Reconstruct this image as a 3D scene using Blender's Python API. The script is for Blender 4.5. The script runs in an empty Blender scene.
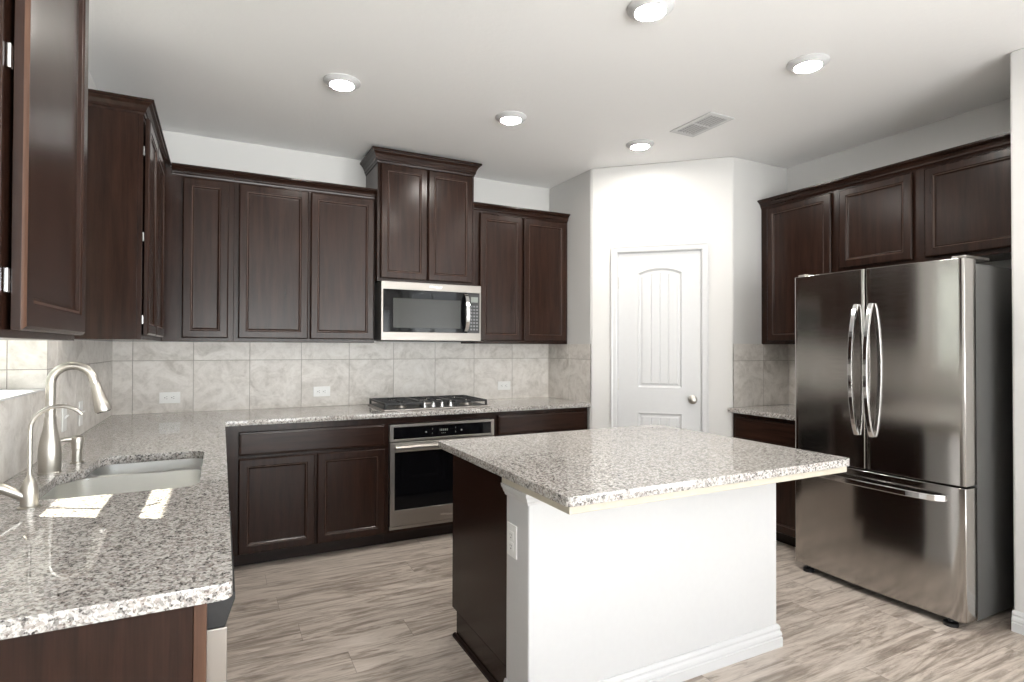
import bpy, bmesh, math, random
from mathutils import Vector, Matrix

scene = bpy.context.scene
COL = scene.collection
PI = math.pi

# ------------------------------------------------------------------ measures
L, D = -0.6133, 4.3185          # left wall face, back wall face
RB, Y1 = 2.5709, 3.6752         # pantry's left return
X2, Y2 = 3.3194, 2.9588         # pantry's right return
R, H = 3.9222, 2.7205           # right wall face, ceiling height
CT = 0.884                      # worktop height
UB = 1.345                      # underside of the wall cabinets
WX, WY = 3.31, 1.315            # corner of the wall beside the fridge
YF = -3.8                       # wall behind the camera
WY0, WY1, WZ0, WZ1 = 1.93, 2.815, 1.15, 2.20   # window over the sink

# ------------------------------------------------------------------ camera
cam_data = bpy.data.cameras.new('camera')
cam = bpy.data.objects.new('camera', cam_data)
COL.objects.link(cam)
scene.camera = cam
cam_data.sensor_width = 36.0
cam_data.lens = 36.0 * 568.84 / 1024.0
cam_data.clip_start = 0.02
th, pit, roll = 0.4724, 0.0118, 0.0032
s, c = math.sin(th), math.cos(th)
fw = Vector((s * math.cos(pit), c * math.cos(pit), math.sin(pit)))
rt = Vector((c, -s, 0))
up = rt.cross(fw)
ax = rt * math.cos(roll) + up * math.sin(roll)
ay = -rt * math.sin(roll) + up * math.cos(roll)
cam.matrix_world = Matrix(((ax.x, ay.x, -fw.x, 0), (ax.y, ay.y, -fw.y, 0),
                           (ax.z, ay.z, -fw.z, 1.3136), (0, 0, 0, 1)))

# ------------------------------------------------------------------ world, sun, exposure
scene.view_settings.view_transform = 'Standard'
scene.view_settings.look = 'None'
scene.view_settings.gamma = 1.0
scene.view_settings.use_curve_mapping = False
scene.view_settings.exposure = 1.42
scene.cycles.sample_clamp_indirect = 6.0
scene.cycles.caustics_reflective = False
scene.cycles.caustics_refractive = False
scene.cycles.blur_glossy = 0.5

world = bpy.data.worlds.new('sky')
scene.world = world
world.use_nodes = True
wn, wl = world.node_tree.nodes, world.node_tree.links
wn.clear()
wo = wn.new('ShaderNodeOutputWorld')
bg = wn.new('ShaderNodeBackground')
tc = wn.new('ShaderNodeTexCoord')
sx = wn.new('ShaderNodeSeparateXYZ')
rmp = wn.new('ShaderNodeValToRGB')
mp = wn.new('ShaderNodeMapRange')
mp.inputs[1].default_value = -1
mp.inputs[2].default_value = 1
wl.new(tc.outputs['Generated'], sx.inputs[0])
wl.new(sx.outputs[2], mp.inputs[0])
wl.new(mp.outputs[0], rmp.inputs[0])
cr = rmp.color_ramp
cr.elements[0].position = 0.0
cr.elements[0].color = (2.75, 2.77, 2.8, 1)
cr.elements[1].position = 1.0
cr.elements[1].color = (0.45, 0.53, 0.66, 1)
e = cr.elements.new(0.49); e.color = (2.4, 2.42, 2.45, 1)
e = cr.elements.new(0.53); e.color = (0.66, 0.68, 0.72, 1)
wl.new(rmp.outputs[0], bg.inputs[0])
bg.inputs[1].default_value = 3.0
wl.new(bg.outputs[0], wo.inputs[0])

sun_d = bpy.data.lights.new('sun', 'SUN')
sun = bpy.data.objects.new('sun', sun_d)
COL.objects.link(sun)
sun.location = (-4, 4, 6)
sun.rotation_euler = Vector((0.75, -0.425, -1.0)).to_track_quat('-Z', 'Y').to_euler()
sun_d.energy = 8.0
sun_d.angle = 0.006
sun_d.color = (1.0, 0.95, 0.80)

def portal(loc, normal, w, h):
    d = bpy.data.lights.new('window_portal', 'AREA')
    d.shape = 'RECTANGLE'
    d.size, d.size_y = w, h
    o = bpy.data.objects.new('window_portal', d)
    COL.objects.link(o)
    o.location = loc
    o.rotation_euler = Vector(normal).to_track_quat('-Z', 'Z').to_euler()
    d.cycles.is_portal = True
portal((L - 0.24, (WY0 + WY1) / 2, (WZ0 + WZ1) / 2), (1, 0, 0), WY1 - WY0, WZ1 - WZ0)
REAR = [(-0.5, 1.45, 0.06, 2.10), (1.75, 3.15, 0.06, 2.10)]  # first read from door reflections, second unseen and added as fill
SIDE = (-3.2, -0.6, 0.12, 2.42)  # unseen side window, added to brighten the ceiling and left cabinets
portal((WX + 0.14, (SIDE[0] + SIDE[1]) / 2, (SIDE[2] + SIDE[3]) / 2), (-1, 0, 0), SIDE[1] - SIDE[0], SIDE[3] - SIDE[2])
for (a, b, z0, z1) in REAR:
    portal(((a + b) / 2, YF - 0.14, (z0 + z1) / 2), (0, 1, 0), b - a, z1 - z0)

# ------------------------------------------------------------------ materials
MATS = {}
def newmat(name):
    m = bpy.data.materials.new(name)
    m.use_nodes = True
    n, l = m.node_tree.nodes, m.node_tree.links
    return m, n, l, n['Principled BSDF']

def setp(b, color=None, rough=None, metal=None, spec=None, coat=None, coatr=None):
    if color is not None: b.inputs['Base Color'].default_value = (*color, 1)
    if rough is not None: b.inputs['Roughness'].default_value = rough
    if metal is not None: b.inputs['Metallic'].default_value = metal
    if spec is not None: b.inputs['Specular IOR Level'].default_value = spec
    if coat is not None: b.inputs['Coat Weight'].default_value = coat
    if coatr is not None: b.inputs['Coat Roughness'].default_value = coatr

def pos_node(n, l, scale=(1, 1, 1), obj=True):
    t = n.new('ShaderNodeTexCoord')
    m = n.new('ShaderNodeMapping')
    m.inputs['Scale'].default_value = scale
    l.new(t.outputs['Object'], m.inputs[0])
    return m.outputs[0]

def noise(n, l, vec, scale, detail=4, rough=0.55, dist=0.0):
    t = n.new('ShaderNodeTexNoise')
    t.inputs['Scale'].default_value = scale
    t.inputs['Detail'].default_value = detail
    t.inputs['Roughness'].default_value = rough
    t.inputs['Distortion'].default_value = dist
    l.new(vec, t.inputs['Vector'])
    return t

def ramp(n, l, fac, stops, interp='LINEAR'):
    r = n.new('ShaderNodeValToRGB')
    r.color_ramp.interpolation = interp
    el = r.color_ramp.elements
    while len(el) < len(stops): el.new(0.5)
    for e, (p, col) in zip(el, stops):
        e.position = p
        e.color = (*col, 1) if len(col) == 3 else col
    l.new(fac, r.inputs[0])
    return r.outputs[0]

def bump(n, l, h, b, strength=0.2, dist=0.002):
    k = n.new('ShaderNodeBump')
    k.inputs['Strength'].default_value = strength
    k.inputs['Distance'].default_value = dist
    l.new(h, k.inputs['Height'])
    l.new(k.outputs[0], b.inputs['Normal'])

def math_node(n, l, op, a, b=None):
    k = n.new('ShaderNodeMath')
    k.operation = op
    for i, v in enumerate((a, b)):
        if v is None: continue
        if isinstance(v, (int, float)): k.inputs[i].default_value = v
        else: l.new(v, k.inputs[i])
    return k.outputs[0]

def plain(name, color, rough=0.5, metal=0.0, nscale=60, amt=0.05, spec=None):
    m, n, l, b = newmat(name)
    setp(b, color, rough, metal, spec)
    v = pos_node(n, l)
    t = noise(n, l, v, nscale, 3)
    lo = tuple(x * (1 - amt) for x in color)
    hi = tuple(min(1, x * (1 + amt)) for x in color)
    l.new(ramp(n, l, t.outputs[0], [(0.3, lo), (0.7, hi)]), b.inputs['Base Color'])
    MATS[name] = m
    return m

def paint(name, color, rough, bs=90, st=0.25):
    m, n, l, b = newmat(name)
    setp(b, color, rough)
    v = pos_node(n, l)
    t = noise(n, l, v, bs, 3)
    bump(n, l, t.outputs[0], b, st, 0.004)
    MATS[name] = m
    return m

def wood(name, dark, light, rough=0.3, axis=2):
    m, n, l, b = newmat(name)
    setp(b, None, rough, 0, 0.26, 0.0, 0.10)
    sc = [9, 9, 9]
    sc[axis] = 0.7
    v = pos_node(n, l, tuple(sc))
    a = noise(n, l, v, 4, 5, 0.55, 0.25)
    sc2 = [70, 70, 70]
    sc2[axis] = 2.2
    f = noise(n, l, pos_node(n, l, tuple(sc2)), 4, 3, 0.6)
    mx = math_node(n, l, 'ADD', math_node(n, l, 'MULTIPLY', a.outputs[0], 0.7), math_node(n, l, 'MULTIPLY', f.outputs[0], 0.3))
    col = ramp(n, l, mx, [(0.28, dark), (0.75, light)])
    l.new(col, b.inputs['Base Color'])
    big = noise(n, l, pos_node(n, l), 3, 3)
    rr = n.new('ShaderNodeMapRange')
    rr.inputs[3].default_value = rough - 0.05
    rr.inputs[4].default_value = rough + 0.08
    l.new(big.outputs[0], rr.inputs[0])
    l.new(rr.outputs[0], b.inputs['Roughness'])
    MATS[name] = m
    return m

def steel(name, color, rough, brush=0):
    m, n, l, b = newmat(name)
    setp(b, color, rough, 1.0)
    sc = [260, 260, 260]
    sc[brush] = 3.0
    t = noise(n, l, pos_node(n, l, tuple(sc)), 1.0, 2, 0.6)
    rr = n.new('ShaderNodeMapRange')
    rr.inputs[3].default_value = rough - 0.03
    rr.inputs[4].default_value = rough + 0.05
    l.new(t.outputs[0], rr.inputs[0])
    l.new(rr.outputs[0], b.inputs['Roughness'])
    if 'nickel' not in name: bump(n, l, t.outputs[0], b, 0.03, 0.0005)
    if name.startswith('fridge'):
        b.inputs['Anisotropic'].default_value = 0.65
        tg = n.new('ShaderNodeTangent')
        tg.direction_type = 'RADIAL'
        tg.axis = 'Z'
        l.new(tg.outputs[0], b.inputs['Tangent'])
        b.inputs['Anisotropic Rotation'].default_value = 0.25
    MATS[name] = m
    return m

wood('cabinet_wood', (0.0105, 0.0049, 0.0034), (0.037, 0.0163, 0.0104), 0.22, 2)
wood('cabinet_wood_cross', (0.0105, 0.0049, 0.0034), (0.037, 0.0163, 0.0104), 0.22, 0)
wood('edge_wood', (0.05, 0.023, 0.014), (0.12, 0.06, 0.036), 0.45, 2)
wood('bead_wood', (0.034, 0.017, 0.012), (0.085, 0.046, 0.032), 0.30, 2)
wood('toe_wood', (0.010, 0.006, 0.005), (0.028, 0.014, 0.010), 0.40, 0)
paint('wall_paint', (0.655, 0.645, 0.632), 0.55, 110, 0.10)
paint('ceiling_paint', (0.92, 0.915, 0.91), 0.75, 38, 0.30)
plain('white_trim', (0.62, 0.62, 0.625), 0.32, 0, 40, 0.01)
plain('white_plastic', (0.86, 0.86, 0.845), 0.35, 0, 40, 0.01)
plain('cream_board', (0.52, 0.475, 0.39), 0.6, 0, 30, 0.06)
plain('black_iron', (0.012, 0.012, 0.013), 0.45, 0, 80, 0.3)
plain('black_plastic', (0.010, 0.010, 0.011), 0.35, 0, 80, 0.2)
plain('black_glass', (0.004, 0.004, 0.005), 0.05, 0, 80, 0.1, 0.22)
plain('window_glass', (0.045, 0.045, 0.042), 0.15, 0.0, 300, 0.15, 0.22)
plain('keypad_grey', (0.16, 0.16, 0.17), 0.4, 0, 200, 0.2)
plain('display_grey', (0.22, 0.24, 0.22), 0.25, 0, 200, 0.1)
plain('fridge_side', (0.12, 0.117, 0.113), 0.42, 0.2, 200, 0.05)
plain('dark_slot', (0.03, 0.03, 0.03), 0.7, 0, 80, 0.2)
plain('outlet_slot', (0.10, 0.10, 0.10), 0.6, 0, 80, 0.1)
plain('vent_shade', (0.06, 0.06, 0.06), 0.8, 0, 80, 0.1)
steel('stainless', (0.36, 0.335, 0.31), 0.32, 0)
steel('fridge_steel', (0.46, 0.44, 0.42), 0.12, 0)
steel('sink_steel', (0.80, 0.80, 0.79), 0.28, 0)
steel('brushed_nickel', (0.52, 0.495, 0.455), 0.30, 2)
steel('microwave_steel', (0.27, 0.25, 0.23), 0.40, 0)
steel('chrome', (0.80, 0.80, 0.80), 0.10, 0)

def m_lamp():
    m, n, l, b = newmat('lamp_glow')
    setp(b, (0.9, 0.9, 0.9), 0.5)
    b.inputs['Emission Color'].default_value = (1.0, 0.955, 0.89, 1)
    b.inputs['Emission Strength'].default_value = 95.0
    MATS['lamp_glow'] = m
m_lamp()

def m_pane():
    m, n, l, b = newmat('clear_pane')
    n.remove(b)
    out = [x for x in n if x.type == 'OUTPUT_MATERIAL'][0]
    t = n.new('ShaderNodeBsdfTransparent')
    t.inputs[0].default_value = (0.97, 0.98, 0.97, 1)
    g = n.new('ShaderNodeBsdfGlossy')
    g.inputs['Roughness'].default_value = 0.0
    fr = n.new('ShaderNodeLayerWeight')
    fr.inputs[0].default_value = 0.5
    fz = math_node(n, l, 'ADD', math_node(n, l, 'MULTIPLY', math_node(n, l, 'POWER', fr.outputs['Facing'], 5.0), 0.6), 0.03)
    mx = n.new('ShaderNodeMixShader')
    l.new(fz, mx.inputs[0])
    l.new(t.outputs[0], mx.inputs[1])
    l.new(g.outputs[0], mx.inputs[2])
    l.new(mx.outputs[0], out.inputs[0])
    MATS['clear_pane'] = m
m_pane()

def m_granite():
    m, n, l, b = newmat('granite')
    setp(b, None, 0.012, 0, 0.5)
    v = pos_node(n, l)
    d = noise(n, l, v, 180, 2)
    mixv = n.new('ShaderNodeMix'); mixv.data_type = 'VECTOR'
    mixv.inputs[0].default_value = 0.010
    l.new(v, mixv.inputs[4]); l.new(d.outputs['Color'], mixv.inputs[5])
    def vor(scale):
        k = n.new('ShaderNodeTexVoronoi')
        k.inputs['Scale'].default_value = scale
        l.new(mixv.outputs[1], k.inputs['Vector'])
        sp = n.new('ShaderNodeSeparateColor')
        l.new(k.outputs['Color'], sp.inputs[0])
        return sp
    a, f = vor(150), vor(290)
    base = ramp(n, l, a.outputs[0], [(0.0, (0.55, 0.525, 0.50)), (0.34, (0.35, 0.32, 0.30)),
            (0.50, (0.23, 0.185, 0.165)), (0.64, (0.12, 0.11, 0.106)), (0.76, (0.025, 0.023, 0.022)), (0.90, (0.64, 0.62, 0.595))], 'CONSTANT')
    fine = ramp(n, l, f.outputs[1], [(0.0, (0.035, 0.032, 0.03)), (0.17, (0.30, 0.275, 0.26)), (0.34, (0.56, 0.53, 0.50)), (0.7, (0.70, 0.675, 0.64))], 'CONSTANT')
    mx = n.new('ShaderNodeMix'); mx.data_type = 'RGBA'
    mx.inputs[0].default_value = 0.42
    l.new(base, mx.inputs[6]); l.new(fine, mx.inputs[7])
    l.new(mx.outputs[2], b.inputs['Base Color'])
    MATS['granite'] = m
m_granite()

def m_tile():
    m, n, l, b = newmat('travertine_tile')
    setp(b, None, 0.38, 0, 0.4)
    g = n.new('ShaderNodeNewGeometry')
    t = n.new('ShaderNodeTexCoord')
    off = n.new('ShaderNodeVectorMath'); off.operation = 'SCALE'
    comb = n.new('ShaderNodeCombineXYZ')
    for i in range(3): l.new(g.outputs['Random Per Island'], comb.inputs[i])
    l.new(comb.outputs[0], off.inputs[0]); off.inputs[3].default_value = 37.0
    add = n.new('ShaderNodeVectorMath'); add.operation = 'ADD'
    l.new(t.outputs['Object'], add.inputs[0]); l.new(off.outputs[0], add.inputs[1])
    a = noise(n, l, add.outputs[0], 7, 7, 0.62, 1.2)
    f = noise(n, l, add.outputs[0], 38, 4, 0.6, 0.5)
    mx = math_node(n, l, 'ADD', math_node(n, l, 'MULTIPLY', a.outputs[0], 0.72), math_node(n, l, 'MULTIPLY', f.outputs[0], 0.28))
    mx = math_node(n, l, 'ADD', mx, math_node(n, l, 'MULTIPLY', math_node(n, l, 'SUBTRACT', g.outputs['Random Per Island'], 0.5), 0.05))
    col = ramp(n, l, mx, [(0.30, (0.45, 0.415, 0.375)), (0.43, (0.61, 0.575, 0.535)), (0.54, (0.715, 0.68, 0.64)), (0.70, (0.80, 0.775, 0.745))])
    l.new(col, b.inputs['Base Color'])
    bump(n, l, f.outputs[0], b, 0.05, 0.002)
    MATS['travertine_tile'] = m
m_tile()
plain('grout', (0.36, 0.33, 0.30), 0.9, 0, 200, 0.1)

def m_floor():
    m, n, l, b = newmat('plank_floor')
    setp(b, None, 0.38, 0, 0.4)
    t = n.new('ShaderNodeTexCoord')
    sp = n.new('ShaderNodeSeparateXYZ')
    l.new(t.outputs['Object'], sp.inputs[0])
    X, Y = sp.outputs[0], sp.outputs[1]
    PW, PL = 0.18, 1.22
    yr = math_node(n, l, 'DIVIDE', Y, PW)
    row = math_node(n, l, 'FLOOR', yr)
    fy = math_node(n, l, 'FRACT', yr)
    wn1 = n.new('ShaderNodeTexWhiteNoise'); wn1.noise_dimensions = '1D'
    l.new(row, wn1.inputs['W'])
    xr = math_node(n, l, 'ADD', math_node(n, l, 'DIVIDE', X, PL), math_node(n, l, 'MULTIPLY', wn1.outputs[0], 7.0))
    cx = math_node(n, l, 'FLOOR', xr)
    fx = math_node(n, l, 'FRACT', xr)
    cid = n.new('ShaderNodeCombineXYZ')
    l.new(row, cid.inputs[0]); l.new(cx, cid.inputs[1])
    wn2 = n.new('ShaderNodeTexWhiteNoise'); wn2.noise_dimensions = '3D'
    l.new(cid.outputs[0], wn2.inputs['Vector'])
    rnd = wn2.outputs[0]
    sh = n.new('ShaderNodeCombineXYZ')
    l.new(math_node(n, l, 'ADD', X, math_node(n, l, 'MULTIPLY', rnd, 53.0)), sh.inputs[0])
    l.new(math_node(n, l, 'ADD', Y, math_node(n, l, 'MULTIPLY', rnd, 17.0)), sh.inputs[1])
    def mapped(sc):
        mm = n.new('ShaderNodeMapping')
        mm.inputs['Scale'].default_value = sc
        l.new(sh.outputs[0], mm.inputs[0])
        return mm.outputs[0]
    a = noise(n, l, mapped((1.25, 8.5, 1)), 1.5, 7, 0.66, 1.6)
    f = noise(n, l, mapped((7, 75, 1)), 1.0, 5, 0.65, 0.8)
    k = noise(n, l, mapped((6, 26, 1)), 1.0, 3, 0.5, 1.5)
    mx = math_node(n, l, 'ADD', math_node(n, l, 'MULTIPLY', a.outputs[0], 0.74), math_node(n, l, 'MULTIPLY', f.outputs[0], 0.26))
    mx = math_node(n, l, 'ADD', mx, math_node(n, l, 'MULTIPLY', math_node(n, l, 'SUBTRACT', rnd, 0.5), 0.07))
    col = ramp(n, l, mx, [(0.30, (0.17, 0.130, 0.108)), (0.43, (0.34, 0.285, 0.242)), (0.52, (0.53, 0.457, 0.398)), (0.66, (0.67, 0.595, 0.53))])
    kn = ramp(n, l, k.outputs[0], [(0.63, (0, 0, 0)), (0.72, (1, 1, 1))])
    mk = n.new('ShaderNodeMix'); mk.data_type = 'RGBA'
    l.new(math_node(n, l, 'MULTIPLY', kn, 0.35), mk.inputs[0])
    l.new(col, mk.inputs[6]); mk.inputs[7].default_value = (0.13, 0.095, 0.075, 1)
    ey = math_node(n, l, 'LESS_THAN', math_node(n, l, 'MINIMUM', fy, math_node(n, l, 'SUBTRACT', 1.0, fy)), 0.006)
    ex = math_node(n, l, 'LESS_THAN', math_node(n, l, 'MINIMUM', fx, math_node(n, l, 'SUBTRACT', 1.0, fx)), 0.0011)
    edge = math_node(n, l, 'MAXIMUM', ey, ex)
    me = n.new('ShaderNodeMix'); me.data_type = 'RGBA'
    l.new(math_node(n, l, 'MULTIPLY', edge, 0.45), me.inputs[0])
    l.new(mk.outputs[2], me.inputs[6]); me.inputs[7].default_value = (0.12, 0.095, 0.08, 1)
    l.new(me.outputs[2], b.inputs['Base Color'])
    bump(n, l, f.outputs[0], b, 0.08, 0.001)
    MATS['plank_floor'] = m
m_floor()

# ------------------------------------------------------------------ mesh helpers
def link_mesh(name, me, mats, parent=None, bevel=0.0, smooth=False, seg=2):
    o = bpy.data.objects.new(name, me)
    COL.objects.link(o)
    for mm in ([mats] if isinstance(mats, str) else mats):
        me.materials.append(MATS[mm])
    if parent is not None: o.parent = parent
    if smooth:
        for p in me.polygons: p.use_smooth = True
    if bevel:
        bv = o.modifiers.new('bevel', 'BEVEL')
        bv.width = bevel
        bv.segments = seg
        bv.limit_method = 'ANGLE'
        bv.angle_limit = math.radians(35)
    return o

class MB:
    def __init__(self):
        self.v, self.f, self.m = [], [], []
    def add(self, vs, fs, mi=0):
        k = len(self.v)
        self.v += [tuple(p) for p in vs]
        self.f += [tuple(i + k for i in q) for q in fs]
        self.m += [mi] * len(fs)
        return self
    def box(self, x0, x1, y0, y1, z0, z1, mi=0):
        vs = [(x, y, z) for x in (x0, x1) for y in (y0, y1) for z in (z0, z1)]
        return self.add(vs, [(0, 1, 3, 2), (4, 6, 7, 5), (0, 4, 5, 1), (2, 3, 7, 6), (0, 2, 6, 4), (1, 5, 7, 3)], mi)
    def rings(self, rings, mi=0, cap0=True, cap1=True, closed=True):
        n = len(rings[0])
        vs = [p for r in rings for p in r]
        fs = []
        for i in range(len(rings) - 1):
            for j in range(n if closed else n - 1):
                k = (j + 1) % n
                fs.append((i * n + j, i * n + k, (i + 1) * n + k, (i + 1) * n + j))
        if cap0: fs.append(tuple(range(n))[::-1])
        if cap1: fs.append(tuple(range((len(rings) - 1) * n, len(rings) * n)))
        return self.add(vs, fs, mi)
    def lathe(self, prof, cx, cy, z0=0, n=28, mi=0):
        rs = [[(cx + r * math.cos(2 * PI * j / n), cy + r * math.sin(2 * PI * j / n), z0 + z) for j in range(n)] for (r, z) in prof]
        return self.rings(rs, mi)
    def tube(self, pts, rad, n=14, mi=0, flat=1.0):
        P = [Vector(p) for p in pts]
        rads = rad if isinstance(rad, (list, tuple)) else [rad] * len(P)
        t0 = (P[1] - P[0]).normalized()
        ref = Vector((0, 0, 1)) if abs(t0.z) < 0.9 else Vector((0, 1, 0))
        u = t0.cross(ref).normalized()
        rs = []
        for i, p in enumerate(P):
            if i == 0: t = t0
            elif i == len(P) - 1: t = (P[i] - P[i - 1]).normalized()
            else: t = (P[i + 1] - P[i - 1]).normalized()
            u = (u - t * u.dot(t)).normalized()
            w = t.cross(u)
            rs.append([p + (u * math.cos(2 * PI * j / n) * rads[i] + w * math.sin(2 * PI * j / n) * rads[i] * flat) for j in range(n)])
        return self.rings(rs, mi)
    def extrude(self, poly, axis, a, b, mi=0):
        def pt(q, t):
            if axis == 'x': return (t, q[0], q[1])
            if axis == 'y': return (q[0], t, q[1])
            return (q[0], q[1], t)
        return self.rings([[pt(q, a) for q in poly], [pt(q, b) for q in poly]], mi)
    def build(self, name, mats, parent=None, bevel=0.0, smooth=False, seg=2):
        me = bpy.data.meshes.new(name)
        me.from_pydata(self.v, [], self.f)
        for p, mi in zip(me.polygons, self.m): p.material_index = mi
        bm = bmesh.new(); bm.from_mesh(me)
        bmesh.ops.recalc_face_normals(bm, faces=bm.faces)
        bm.to_mesh(me); bm.free()
        o = link_mesh(name, me, mats, parent, bevel, False, seg)
        if smooth:
            for p in me.polygons: p.use_smooth = True
            me.set_sharp_from_angle(angle=math.radians(40))
        return o

def sweep(path, prof, closed=False):
    """profile (out, z) carried along a 2D path; out is to the right of travel"""
    mb = MB()
    n = len(path)
    rs = []
    for i, p in enumerate(path):
        p = Vector(p)
        d0 = (p - Vector(path[i - 1])).normalized() if i > 0 else None
        d1 = (Vector(path[i + 1]) - p).normalized() if i < n - 1 else None
        if d0 is None: d0 = d1
        if d1 is None: d1 = d0
        n0, n1 = Vector((d0.y, -d0.x)), Vector((d1.y, -d1.x))
        bis = (n0 + n1).normalized()
        k = 1.0 / max(0.2, bis.dot(n0))
        rs.append([(p.x + bis.x * k * o, p.y + bis.y * k * o, z) for (o, z) in prof])
    mb.rings(rs)
    return mb

def rounded(poly, radii, seg=8):
    out = []
    n = len(poly)
    if isinstance(radii, (int, float)): radii = [radii] * n
    for i in range(n):
        p, a, b = Vector(poly[i]), Vector(poly[i - 1]), Vector(poly[(i + 1) % n])
        r = radii[i]
        if r <= 0:
            out.append(tuple(p)); continue
        da, db = (a - p).normalized(), (b - p).normalized()
        ang = da.angle(db)
        t = r / math.tan(ang / 2)
        bis = (da + db).normalized()
        cc = p + bis * (r / math.sin(ang / 2))
        p0, p1 = p + da * t, p + db * t
        a0 = math.atan2(p0.y - cc.y, p0.x - cc.x)
        a1 = math.atan2(p1.y - cc.y, p1.x - cc.x)
        dl = (a1 - a0 + PI) % (2 * PI) - PI
        for k in range(seg + 1):
            q = a0 + dl * k / seg
            out.append((cc.x + r * math.cos(q), cc.y + r * math.sin(q)))
    return out

def plate_mesh(name, outer, holes, t):
    """flat plate in local XY with holes, z from 0 to t"""
    cu = bpy.data.curves.new(name, 'CURVE')
    cu.dimensions = '2D'
    cu.fill_mode = 'BOTH'
    cu.extrude = t / 2
    for poly in [outer] + holes:
        sp = cu.splines.new('POLY')
        sp.points.add(len(poly) - 1)
        for q, p in zip(sp.points, poly): q.co = (p[0], p[1], 0, 1)
        sp.use_cyclic_u = True
    o = bpy.data.objects.new(name, cu)
    COL.objects.link(o)
    dg = bpy.context.evaluated_depsgraph_get()
    me = bpy.data.meshes.new_from_object(o.evaluated_get(dg))
    bpy.data.objects.remove(o)
    bpy.data.curves.remove(cu)
    me.materials.clear()
    bm = bmesh.new(); bm.from_mesh(me)
    bmesh.ops.remove_doubles(bm, verts=bm.verts, dist=1e-5)
    bmesh.ops.translate(bm, verts=bm.verts, vec=(0, 0, t / 2))
    bmesh.ops.dissolve_limit(bm, angle_limit=0.01, verts=bm.verts, edges=bm.edges)
    bmesh.ops.triangulate(bm, faces=[f for f in bm.faces if len(f.verts) > 4])
    bmesh.ops.recalc_face_normals(bm, faces=bm.faces)
    bm.to_mesh(me); bm.free()
    me.name = name
    return me

def rect(x0, x1, y0, y1):
    return [(x0, y0), (x1, y0), (x1, y1), (x0, y1)]

def text_mesh(name, body, size, ext=0.0006):
    cu = bpy.data.curves.new(name, 'FONT')
    cu.body = body
    cu.size = size
    cu.extrude = ext
    cu.align_x = 'CENTER'
    cu.align_y = 'CENTER'
    cu.shear = 0.2
    o = bpy.data.objects.new(name, cu)
    COL.objects.link(o)
    dg = bpy.context.evaluated_depsgraph_get()
    me = bpy.data.meshes.new_from_object(o.evaluated_get(dg))
    bpy.data.objects.remove(o)
    me.materials.clear()
    return me

def tag(o, label, cat, group=None):
    o['label'] = label
    o['category'] = cat
    if group: o['group'] = group
    return o

def thing(name, label, cat, loc, rz=0.0, group=None):
    o = bpy.data.objects.new(name, None)
    o.empty_display_size = 0.1
    COL.objects.link(o)
    o.location = loc
    o.rotation_euler = (0, 0, rz)
    return tag(o, label, cat, group)

def structure(o):
    o['kind'] = 'structure'
    return o

# ------------------------------------------------------------------ room shell
structure(MB().box(L - 0.25, R + 0.2, YF - 0.2, D + 0.2, -0.1, 0.0).build('floor', 'plank_floor'))
structure(MB().box(L - 0.25, R + 0.2, YF - 0.2, D + 0.2, H, H + 0.12).build('ceiling', 'ceiling_paint'))
wall_back = structure(MB().box(L - 0.2, RB + 0.1, D, D + 0.12, 0, H).build('wall_back', 'wall_paint'))
me = plate_mesh('wall_left', rect(YF - 0.12, D, 0, H), [rect(WY0, WY1, WZ0 - 0.0085, WZ1)], 0.22)
wall_left = structure(link_mesh('wall_left', me, 'wall_paint'))
# local x -> world y, local y -> world z, local z -> world x
wall_left.matrix_world = Matrix(((0, 0, 1, L - 0.22), (1, 0, 0, 0), (0, 1, 0, 0), (0, 0, 0, 1)))
wpl = structure(MB().box(RB, RB + 0.1, Y1 + 0.002, D, 0, H).build('wall_pantry_left', 'wall_paint', bevel=0.012, seg=3))
wpr = structure(MB().box(X2 + 0.002, R, Y2, Y2 + 0.1, 0, H).build('wall_pantry_right', 'wall_paint', bevel=0.012, seg=3))
wall_right = structure(MB().box(R, R + 0.12, WY - 0.1, Y2 + 0.1, 0, H).build('wall_right', 'wall_paint'))
me = plate_mesh('wall_side', rect(YF - 0.12, 0.2, 0, H), [rect(*SIDE)], 0.12)
ws = structure(link_mesh('wall_side', me, 'wall_paint'))
ws.matrix_world = Matrix(((0, 0, 1, WX), (1, 0, 0, 0), (0, 1, 0, 0), (0, 0, 0, 1)))
stub = [(WX, 0.2), (WX + 0.12, 0.2), (WX + 0.12, WY - 0.12), (R + 0.12, WY - 0.12), (R + 0.12, WY), (WX, WY)]
structure(MB().extrude(stub, 'z', 0, H).build('wall_alcove', 'wall_paint', bevel=0.012, seg=3))
# wall behind the camera with two large windows, the second added for fill light
me = plate_mesh('wall_front', rect(L, WX, 0, H), [rect(*w) for w in REAR], 0.12)
wf = structure(link_mesh('wall_front', me, 'wall_paint'))
wf.matrix_world = Matrix(((1, 0, 0, 0), (0, 0, -1, YF), (0, 1, 0, 0), (0, 0, 0, 1)))

# diagonal pantry wall with the door
dA, dB = Vector((RB, Y1)), Vector((X2, Y2))
dd = (dB - dA).normalized()
DL = (dB - dA).length
dn = Vector((-dd.y, dd.x))     # into the pantry
MD = Matrix(((dd.x, 0, -dn.x, dA.x), (dd.y, 0, -dn.y, dA.y), (0, 1, 0, 0), (0, 0, 0, 1)))  # local: x along, y up, z to the room
S0, S1, DT = 0.204, 0.820, 2.047
me = plate_mesh('wall_pantry', [(0, 0), (S0, 0), (S0, DT), (S1, DT), (S1, 0), (DL, 0), (DL, H), (0, H)], [], 0.1)
wp = structure(link_mesh('wall_pantry', me, 'wall_paint', bevel=0.012, seg=3))
wp.matrix_world = MD @ Matrix.Translation((0, 0, -0.1))

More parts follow.
